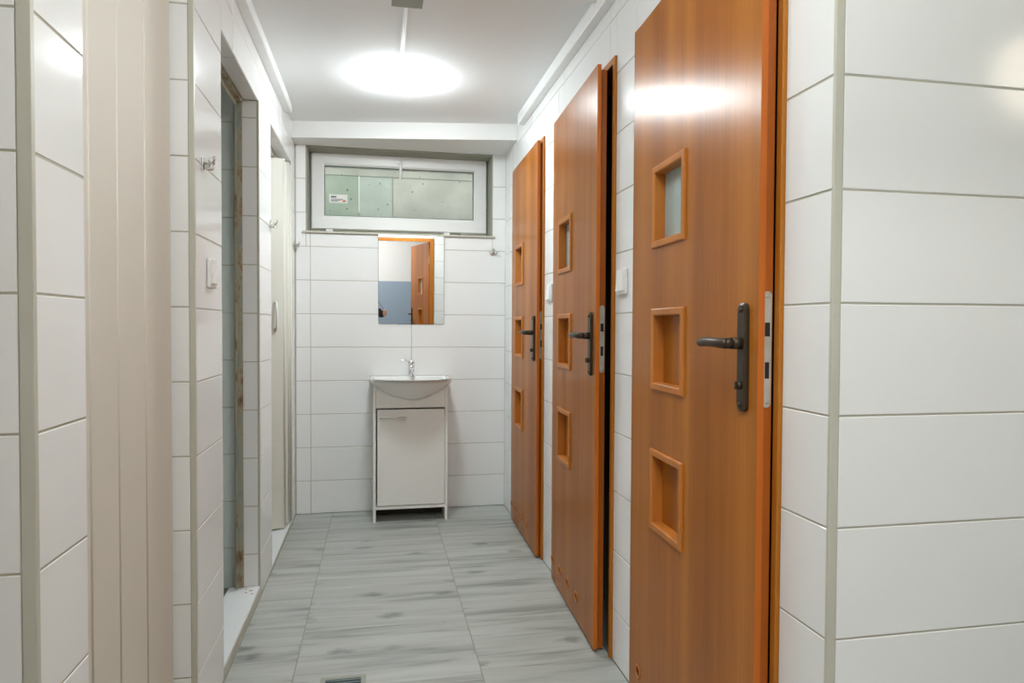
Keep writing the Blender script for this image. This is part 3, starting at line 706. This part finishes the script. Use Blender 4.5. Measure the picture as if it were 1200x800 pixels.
for x in (0.035, 0.145): add_tube(bm, [(ox+x, 0.0, 0.612), (ox+x, -0.028, 0.612)], 0.0035, 8)
tag(obj('handle', bm, M_SATIN, dr), 'chrome bar handle')

# washbasin: half-round bowl with a flat back edge
wb = empty('washbasin', (0.193, YB-0.002, 0.835), label='white half round ceramic washbasin on the vanity cabinet', cat='washbasin')
def outline(a, dep, back, n=28):
    """D-shape: straight back edge at y = -back, bulging front; centred on x = 0"""
    pts = []
    for k in range(n+1):
        t = math.pi*k/n; c = math.cos(t)
        x = a*c; y = -(back + dep*(0.62 + 0.38*math.sin(t)**0.9)*min(1, (math.sin(t)*6)**0.5)) if 0 < k < n else -(back+dep*0.35)
        pts.append((x, y))
    return [(a, -back)] + pts + [(-a, -back)]
bm = bmesh.new(); loops = []
A_, DEP = 0.238, 0.385
def loop(sx, dep, back, z): loops.append([bm.verts.new((x, y, z)) for x, y in outline(A_*sx, dep, back)])
loop(0.08, 0.155, 0.12, -0.122)
for s_ in (0.25, 0.42, 0.58, 0.72, 0.84, 0.93, 0.985): loop(s_, 0.285+(DEP-0.285)*s_**1.4 - 0.12*(1-s_), 0.12*(1-s_), -0.122+0.100*s_**2.2)
loop(1.0, DEP, 0.0, -0.018); loop(1.003, DEP+0.001, 0.0, -0.009); loop(1.0, DEP, 0.0, -0.003); loop(0.988, DEP-0.005, 0.0, 0.0)
loop(0.90, DEP-0.035, 0.075, -0.001); loop(0.88, DEP-0.115, 0.085, -0.008); loop(0.80, DEP-0.15, 0.095, -0.05); loop(0.55, DEP-0.22, 0.12, -0.085); loop(0.12, 0.03, 0.16, -0.095)
n = len(loops[0])
for i in range(len(loops)-1):
    for k in range(n):
        f = bm.faces.new((loops[i][k], loops[i][(k+1) % n], loops[i+1][(k+1) % n], loops[i+1][k])); f.smooth = True
bm.faces.new(loops[0]); bm.faces.new(loops[-1])
obj('bowl', bm, M_CERAM, wb)
bm = bmesh.new(); add_lathe(bm, [(0.0, -0.091), (0.022, -0.091), (0.022, -0.0935)], (0, -0.20, 0), 20); obj('waste', bm, M_CHROME, wb)
# tap
tp = empty('basin_tap', (0.203, 4.215, 0.8345), label='chrome single lever mixer tap on the washbasin', cat='tap')
bm = bmesh.new(); add_lathe(bm, [(0.026, 0.0), (0.026, 0.005), (0.021, 0.009), (0.019, 0.04), (0.0205, 0.066), (0.0, 0.068)], (0, 0, 0), 24)
add_tube(bm, [(0, -0.005, 0.040), (0, -0.05, 0.046), (0, -0.10, 0.040), (0, -0.118, 0.028)], [0.014, 0.0125, 0.0115, 0.0105], 14)
obj('body', bm, M_CHROME, tp)
bm = bmesh.new(); add_lathe(bm, [(0.0205, 0.069), (0.0215, 0.075), (0.020, 0.088), (0.010, 0.094), (0.0, 0.095)], (0, 0, 0), 22)
add_tube(bm, [(-0.003, -0.004, 0.085), (-0.03, -0.03, 0.094), (-0.058, -0.055, 0.100)], [0.0105, 0.009, 0.006], 12, flat=0.55)
obj('lever', bm, M_CHROME, tp)

# ================================================================== CEILING LAMPS AND CABLES
def lamp(name, loc, mat, label, r=0.125):
    o = empty(name, loc, label=label, cat='lamp')
    bm = bmesh.new(); add_lathe(bm, [(r*1.0, 0.0), (r*1.0, -0.003), (r*0.985, -0.015), (r*0.96, -0.017)], (0, 0, 0), 40); obj('base', bm, M_LAMPRIM, o)
    bm = bmesh.new(); add_lathe(bm, [(r*0.955, -0.0165), (r*0.955, -0.022), (r*0.93, -0.034), (r*0.85, -0.046), (r*0.62, -0.055), (r*0.3, -0.059), (r*0.02, -0.060)], (0, 0, 0), 40)
    obj('diffuser', bm, mat, o); return o
lamp('ceiling_lamp', (0.113, 3.285, ZC), M_LAMP, 'round white lit ceiling lamp in the middle of the corridor')
lamp('ceiling_lamp', (0.11, 1.45, ZC), M_LAMP_FILL, 'added fill lamp over the near end of the corridor, out of view')
lamp('ceiling_lamp', (0.30, 0.50, ZC), M_LAMP2, 'round ceiling lamp in the entrance space above the camera', 0.14)
wl_ = lamp('wall_glare_light', (2.27, 0.1005, 2.03), M_LAMP_GLARE, 'round warm light added on the entrance wall for the glare on the right', 0.15)
wl_.rotation_euler = (math.radians(90), 0, 0)
lamp('ceiling_lamp', (-0.3, -1.0, 2.6), M_LAMP3, 'round ceiling lamp in the hall behind the doorway', 0.17)
def duct(name, b_, label, lid, mat=M_PVC):
    bm = bmesh.new(); x0, x1, y0, y1, z0, z1 = b_
    o = empty(name, ((x0+x1)/2, y0, z0), label=label, cat='cable duct')
    c = ((x0+x1)/2, y0, z0); rel = (x0-c[0], x1-c[0], 0, y1-y0, 0, z1-z0)
    add_box(bm, *rel, bev=0.001); obj('channel', bm, mat, o)
    bm = bmesh.new(); a = list(rel)
    if lid == '-x': a[0], a[1], a[4], a[5] = rel[0]-0.0015, rel[0]+0.004, rel[4]+0.004, rel[5]-0.004
    if lid == '+x': a[0], a[1], a[4], a[5] = rel[1]-0.004, rel[1]+0.0015, rel[4]+0.004, rel[5]-0.004
    if lid == '-z': a[4], a[5] = -0.0012, 0.003; a[0] += 0.002; a[1] -= 0.002
    if lid == '-zx': a[4], a[5] = -0.0012, 0.003; a[2] += 0.002; a[3] -= 0.002
    add_box(bm, *a, bev=0.0007); obj('lid', bm, mat, o)
duct('cable_duct', (XR-0.034, XR-0.0005, 0.11, 3.72, 2.250, ZC-0.0005), 'white cable duct along the top of the right wall', '-x')
duct('cable_duct', (XL+0.0005, XL+0.038, 1.11, 3.80, 2.262, ZC-0.0005), 'white cable duct along the top of the left wall', '+x')
duct('cable_duct', (0.155, XR-0.036, 2.330, 2.352, 2.287, ZC-0.0005), 'short white cable duct across the ceiling to the right wall', '-zx')
duct('cable_duct', (0.094, 0.110, 2.492, 3.17, 2.300, ZC-0.0005), 'thin white cable duct from the junction box to the lamp', '-z')
jb = empty('junction_box', (0.102, 2.435, ZC-0.001), label='grey square junction box on the corridor ceiling', cat='junction box')
bm = bmesh.new(); add_box(bm, -0.0535, 0.0535, -0.0535, 0.0535, -0.028, 0, bev=0.003); obj('box', bm, M_BOX, jb)
bm = bmesh.new(); add_box(bm, -0.0545, 0.0545, -0.0545, 0.0545, -0.036, -0.0282, bev=0.002); obj('cover', bm, M_BOX, jb)
for sx in (-1, 1):
    for sy in (-1, 1):
        bm = bmesh.new(); add_lathe(bm, [(0.004, -0.0362), (0.004, -0.0375), (0.002, -0.038)], (sx*0.043, sy*0.043, 0), 10); obj('screw', bm, M_STEEL, jb)

# ================================================================== SMALL FITTINGS
def make_hook(label):
    """triple coat hook; local -y points into the room"""
    o = empty('coat_hook', label=label, cat='hook', group='coat hooks on the tiles')
    bm = bmesh.new(); add_box(bm, -0.010, 0.010, -0.004, 0, -0.016, 0.022, bev=0.002); obj('back_plate', bm, M_NICKEL, o)
    K_ = 0.8
    for sx in (-1, 0, 1):
        bm = bmesh.new()
        if sx: pts = [(sx*0.006, -0.003, -0.006), (sx*0.014, -0.016, -0.012), (sx*0.024, -0.028, -0.010), (sx*0.031, -0.032, 0.002), (sx*0.034, -0.032, 0.012)]
        else: pts = [(0, -0.003, 0.006), (0, -0.020, 0.004), (0, -0.033, 0.008), (0, -0.039, 0.020), (0, -0.039, 0.030)]
        add_tube(bm, [(p[0]*K_, p[1]*K_, p[2]*K_) for p in pts], [0.0042, 0.0034, 0.0034, 0.0034, 0.0046], 10); obj('prong', bm, M_NICKEL, o)
    return o
h0 = make_hook('metal triple coat hook on the tiles right of the mirror')
h0.location = (0.716, YB-0.0005, 1.603)
for (y, z, lab) in ((2.066, 1.592, 'metal triple coat hook above the light switch on the left wall'), (3.300, 1.600, 'metal triple coat hook on the left wall before the far folding door'), (4.215, 1.610, 'metal triple coat hook in the far left corner left of the mirror')):
    h = copy_tree(h0); h.location = (XL+0.0005, y, z); h.rotation_euler = (0, 0, math.pi/2); h['label'] = lab
def make_switch(label):
    o = empty('light_switch', label=label, cat='switch', group='rocker light switches')
    bm = bmesh.new(); add_box(bm, -0.0425, 0.0425, -0.009, 0, -0.0425, 0.0425, bev=0.003); obj('frame_plate', bm, M_PVC, o)
    bm = bmesh.new()
    vs = [bm.verts.new(p) for p in ((-0.030, -0.009, -0.030), (0.030, -0.009, -0.030), (0.030, -0.009, 0.030), (-0.030, -0.009, 0.030),
                                    (-0.030, -0.017, -0.030), (0.030, -0.017, -0.030), (0.027, -0.011, 0.030), (-0.027, -0.011, 0.030))]
    for f in ((3, 2, 1, 0), (4, 5, 6, 7), (0, 1, 5, 4), (1, 2, 6, 5), (2, 3, 7, 6), (3, 0, 4, 7)): bm.faces.new([vs[i] for i in f])
    obj('rocker', bm, M_PVC, o); return o
s0 = make_switch('white rocker light switch on the left wall below the coat hook')
s0.location = (XL+0.0005, 2.152, 1.293); s0.rotation_euler = (0, 0, math.pi/2)
for y, z, lab in ((2.140, 1.290, 'white rocker light switch between the near and middle wooden doors'), (3.105, 1.297, 'white rocker light switch between the middle and far wooden doors')):
    s = copy_tree(s0); s.location = (XR-0.0005, y, z); s.rotation_euler = (0, 0, -math.pi/2); s['label'] = lab
dn = empty('floor_drain', ((DR[0]+DR[1])/2, (DR[2]+DR[3])/2, 0.0004), label='square metal floor drain grate in the grey floor', cat='drain')
hx, hy = (DR[1]-DR[0])/2-0.002, (DR[3]-DR[2])/2-0.002
bm = bmesh.new()
for b_ in ((-hx, hx, -hy, -hy+0.016), (-hx, hx, hy-0.016, hy), (-hx, -hx+0.016, -hy+0.016, hy-0.016), (hx-0.016, hx, -hy+0.016, hy-0.016)): add_box(bm, *b_, 0.0, 0.003)
obj('frame', bm, M_BOX, dn)
boxes('well', [(-hx+0.001, hx-0.001, -hy+0.001, hy-0.001, 0.0, 0.0005)], M_BLACK, dn)
M_DRAIN = plain('grate_metal', (0.12, 0.17, 0.17), 0.4, 0.4)
for k in range(7):
    y = -hy+0.024+k*(2*hy-0.048)/6
    boxes('grate_bar', [(-hx+0.016, hx-0.016, y-0.0045, y+0.0045, 0.0006, 0.0022)], M_DRAIN, dn)

# ================================================================== PHOTOGRAPHER (only the hand and the camera show, in the mirror)
def skin(name, joints, edges, mat, parent=None, sub=2, root=0):
    me = bpy.data.meshes.new(name); me.from_pydata([j[:3] for j in joints], edges, []); me.materials.append(mat)
    o = link(name, me, parent)
    m = o.modifiers.new('skin', 'SKIN'); m.use_smooth_shade = True
    sv = me.skin_vertices[0].data if me.skin_vertices else None
    if sv is None:
        bpy.context.view_layer.objects.active = o
        sv = me.skin_vertices.new().data if hasattr(me.skin_vertices, 'new') else None
    for i, j in enumerate(joints):
        sv[i].radius = (j[3], j[4] if len(j) > 4 else j[3]); sv[i].use_root = (i == root)
    o.modifiers.new('sub', 'SUBSURF').levels = sub; o.modifiers['sub'].render_levels = sub
    return o
P = empty('person', (-0.30, -0.45, 0), label='person in dark clothes holding a black camera, hand seen in the mirror', cat='person')
def rel(js, c=(-0.30, -0.45, 0)): return [(j[0]-c[0], j[1]-c[1], j[2]-c[2]) + tuple(j[3:]) for j in js]
J = [(-0.30, -0.45, 0.95, 0.125, 0.10),  # 0 pelvis
     (-0.30, -0.45, 1.12, 0.115, 0.09), (-0.30, -0.445, 1.30, 0.135, 0.095), (-0.30, -0.445, 1.43, 0.085, 0.07), (-0.30, -0.43, 1.50, 0.050), # 1-4 spine, neck
     (-0.30, -0.415, 1.575, 0.066, 0.078), (-0.30, -0.41, 1.64, 0.076, 0.092), (-0.30, -0.415, 1.70, 0.056, 0.066), # 5-7 head
     (-0.44, -0.44, 1.405, 0.052), (-0.475, -0.37, 1.14, 0.040), (-0.19, -0.15, 1.075, 0.027), (-0.135, -0.115, 1.075, 0.030, 0.016), (-0.095, -0.085, 1.072, 0.026, 0.013), # 8-12 left arm
     (-0.165, -0.44, 1.405, 0.052), (-0.085, -0.36, 1.13, 0.038), (0.055, -0.150, 1.105, 0.026), (0.072, -0.112, 1.118, 0.018, 0.030), (0.074, -0.092, 1.132, 0.014, 0.034), # 13-17 right arm
     (-0.39, -0.45, 0.88, 0.088), (-0.395, -0.43, 0.49, 0.060), (-0.40, -0.46, 0.09, 0.042), (-0.405, -0.36, 0.035, 0.035),
     (-0.21, -0.45, 0.88, 0.088), (-0.205, -0.43, 0.49, 0.060), (-0.20, -0.46, 0.09, 0.042), (-0.195, -0.36, 0.035, 0.035)]
Ed = [(0, 1), (1, 2), (2, 3), (3, 4), (4, 5), (5, 6), (6, 7), (3, 8), (8, 9), (9, 10), (10, 11), (11, 12), (3, 13), (13, 14), (14, 15), (15, 16), (16, 17),
      (0, 18), (18, 19), (19, 20), (20, 21), (0, 22), (22, 23), (23, 24), (24, 25)]
n0 = len(J)
for k, (z, l) in enumerate(((1.163, 0.9), (1.145, 1.0), (1.126, 0.95), (1.108, 0.8))):      # right fingers wrap the camera grip
    s = len(J)
    J += [(0.0765, -0.075, z, 0.0088), (0.0735, -0.048, z+0.001, 0.0085), (0.060, -0.034, z+0.001, 0.0080), (0.060-0.022*l, -0.0345, z, 0.0070)]
    Ed += [(17, s), (s, s+1), (s+1, s+2), (s+2, s+3)]
s = len(J); J += [(0.062, -0.112, 1.150, 0.0105), (0.040, -0.113, 1.160, 0.0095), (0.018, -0.1125, 1.162, 0.0085)]; Ed += [(16, s), (s, s+1), (s+1, s+2)]
for k, x in enumerate((-0.085, -0.067, -0.049, -0.032)):                                    # left fingers support the lens from below
    s = len(J); J += [(x, -0.064, 1.074, 0.0088), (x+0.012, -0.040, 1.085, 0.0082), (x+0.016, -0.030, 1.102, 0.0070)]; Ed += [(12, s), (s, s+1), (s+1, s+2)]
s = len(J); J += [(-0.105, -0.112, 1.092, 0.0105), (-0.094, -0.110, 1.118, 0.0095), (-0.088, -0.108, 1.138, 0.0082)]; Ed += [(11, s), (s, s+1), (s+1, s+2)]
skin('body', rel(J), Ed, M_SKIN, P)
def grow(ids, f, add=0.008): return [J[i][:3] + (J[i][3]*f+add, (J[i][4] if len(J[i]) > 4 else J[i][3])*f+add) for i in ids]
ids = [0, 1, 2, 3, 8, 9, 10, 13, 14, 15]
skin('jacket', rel(grow(ids, 1.04, 0.010)), [(0, 1), (1, 2), (2, 3), (3, 4), (4, 5), (5, 6), (3, 7), (7, 8), (8, 9)], M_SHIRT, P)
ids = [0, 18, 19, 20, 22, 23, 24]
skin('trousers', rel(grow(ids, 1.03, 0.010)), [(0, 1), (1, 2), (2, 3), (0, 4), (4, 5), (5, 6)], M_JEANS, P)
for i in (20, 24):
    a, c = J[i], J[i+1]
    bm = bmesh.new(); r = bmesh.ops.create_uvsphere(bm, u_segments=20, v_segments=12, radius=1.0)
    for v in r['verts']: v.co = Vector((a[0]+0.30+v.co.x*0.052, (a[1]+c[1])/2+0.45+v.co.y*0.14, max(0.002, 0.045+v.co.z*0.058)))
    for f in bm.faces: f.smooth = True
    obj('shoe', bm, M_BLACK, P)
bm = bmesh.new(); r = bmesh.ops.create_uvsphere(bm, u_segments=28, v_segments=18, radius=1.0)
for v in r['verts']: v.co = Vector((v.co.x*0.086, 0.026+v.co.y*0.104, 1.655+v.co.z*0.100))
bmesh.ops.delete(bm, geom=[v for v in bm.verts if v.co.y > 0.085 and v.co.z < 1.69 or v.co.z < 1.575 or (v.co.y > 0.03 and v.co.z < 1.64)], context='VERTS')
for f in bm.faces: f.smooth = True
obj('hair', bm, M_HAIR, P)
hx, hy, hz = 0.0, 0.04, 1.635                                                   # face, relative to the person's foot point
bm = bmesh.new(); add_tube(bm, [(0, hy+0.078, 1.642), (0, hy+0.102, 1.618), (0, hy+0.090, 1.606)], [0.008, 0.013, 0.009], 10); obj('nose', bm, M_SKIN, P)
for sx in (-1, 1):
    bm = bmesh.new(); r = bmesh.ops.create_uvsphere(bm, u_segments=14, v_segments=10, radius=0.012)
    for v in r['verts']: v.co += Vector((sx*0.031, hy+0.076, 1.640))
    obj('eye', bm, M_PAPER, P)
    bm = bmesh.new(); r = bmesh.ops.create_uvsphere(bm, u_segments=12, v_segments=8, radius=0.0062)
    for v in r['verts']: v.co += Vector((sx*0.031, hy+0.083, 1.639))
    obj('iris', bm, M_HAIR, P)
    bm = bmesh.new(); add_lathe(bm, [(0.004, -0.008), (0.024, -0.004), (0.026, 0.004), (0.010, 0.008)], (sx*0.080, 0.03, 1.63), 16, 'x', sx=0.7, sy=1.25); obj('ear', bm, M_SKIN, P)
bm = bmesh.new(); add_tube(bm, [(-0.024, hy+0.070, 1.580), (0, hy+0.080, 1.578), (0.024, hy+0.070, 1.580)], [0.003, 0.006, 0.003], 8, flat=0.7); obj('mouth', bm, plain('lips', (0.45, 0.16, 0.14), 0.5), P)
# the camera in the hands
K = empty('camera', (-0.01, -0.075, 1.085), label='black photo camera held in front of the photographer, in the mirror', cat='camera')
bm = bmesh.new(); add_box(bm, -0.065, 0.062, -0.022, 0.022, 0.0, 0.082, bev=0.006); add_box(bm, -0.022, 0.032, -0.018, 0.02, 0.078, 0.103, bev=0.007); obj('body', bm, M_BLACK, K)
bm = bmesh.new(); add_box(bm, 0.035, 0.064, 0.0, 0.036, 0.004, 0.078, bev=0.008); obj('grip', bm, M_BLACK, K)
bm = bmesh.new(); add_lathe(bm, [(0.031, 0.020), (0.033, 0.024), (0.033, 0.044), (0.030, 0.046), (0.026, 0.046), (0.020, 0.036), (0.0, 0.036)], (0.0, 0, 0.045), 28, 'y'); obj('lens', bm, M_BRONZE, K)
bm = bmesh.new(); add_tube(bm, [Vector(p)+Vector((0.29, 0.375, 1.085)) for p in ((0.062, 0, 0.072), (0.052, -0.01, 0.105), (0.0, -0.05, 0.185), (-0.13, -0.22, 0.345), (-0.225, -0.31, 0.405), (-0.29, -0.40, 0.412), (-0.345, -0.32, 0.395), (-0.22, -0.10, 0.22), (-0.068, 0, 0.080), (-0.066, 0, 0.07))], 0.006, 8, flat=0.45); obj('strap', bm, M_BLACK, P)
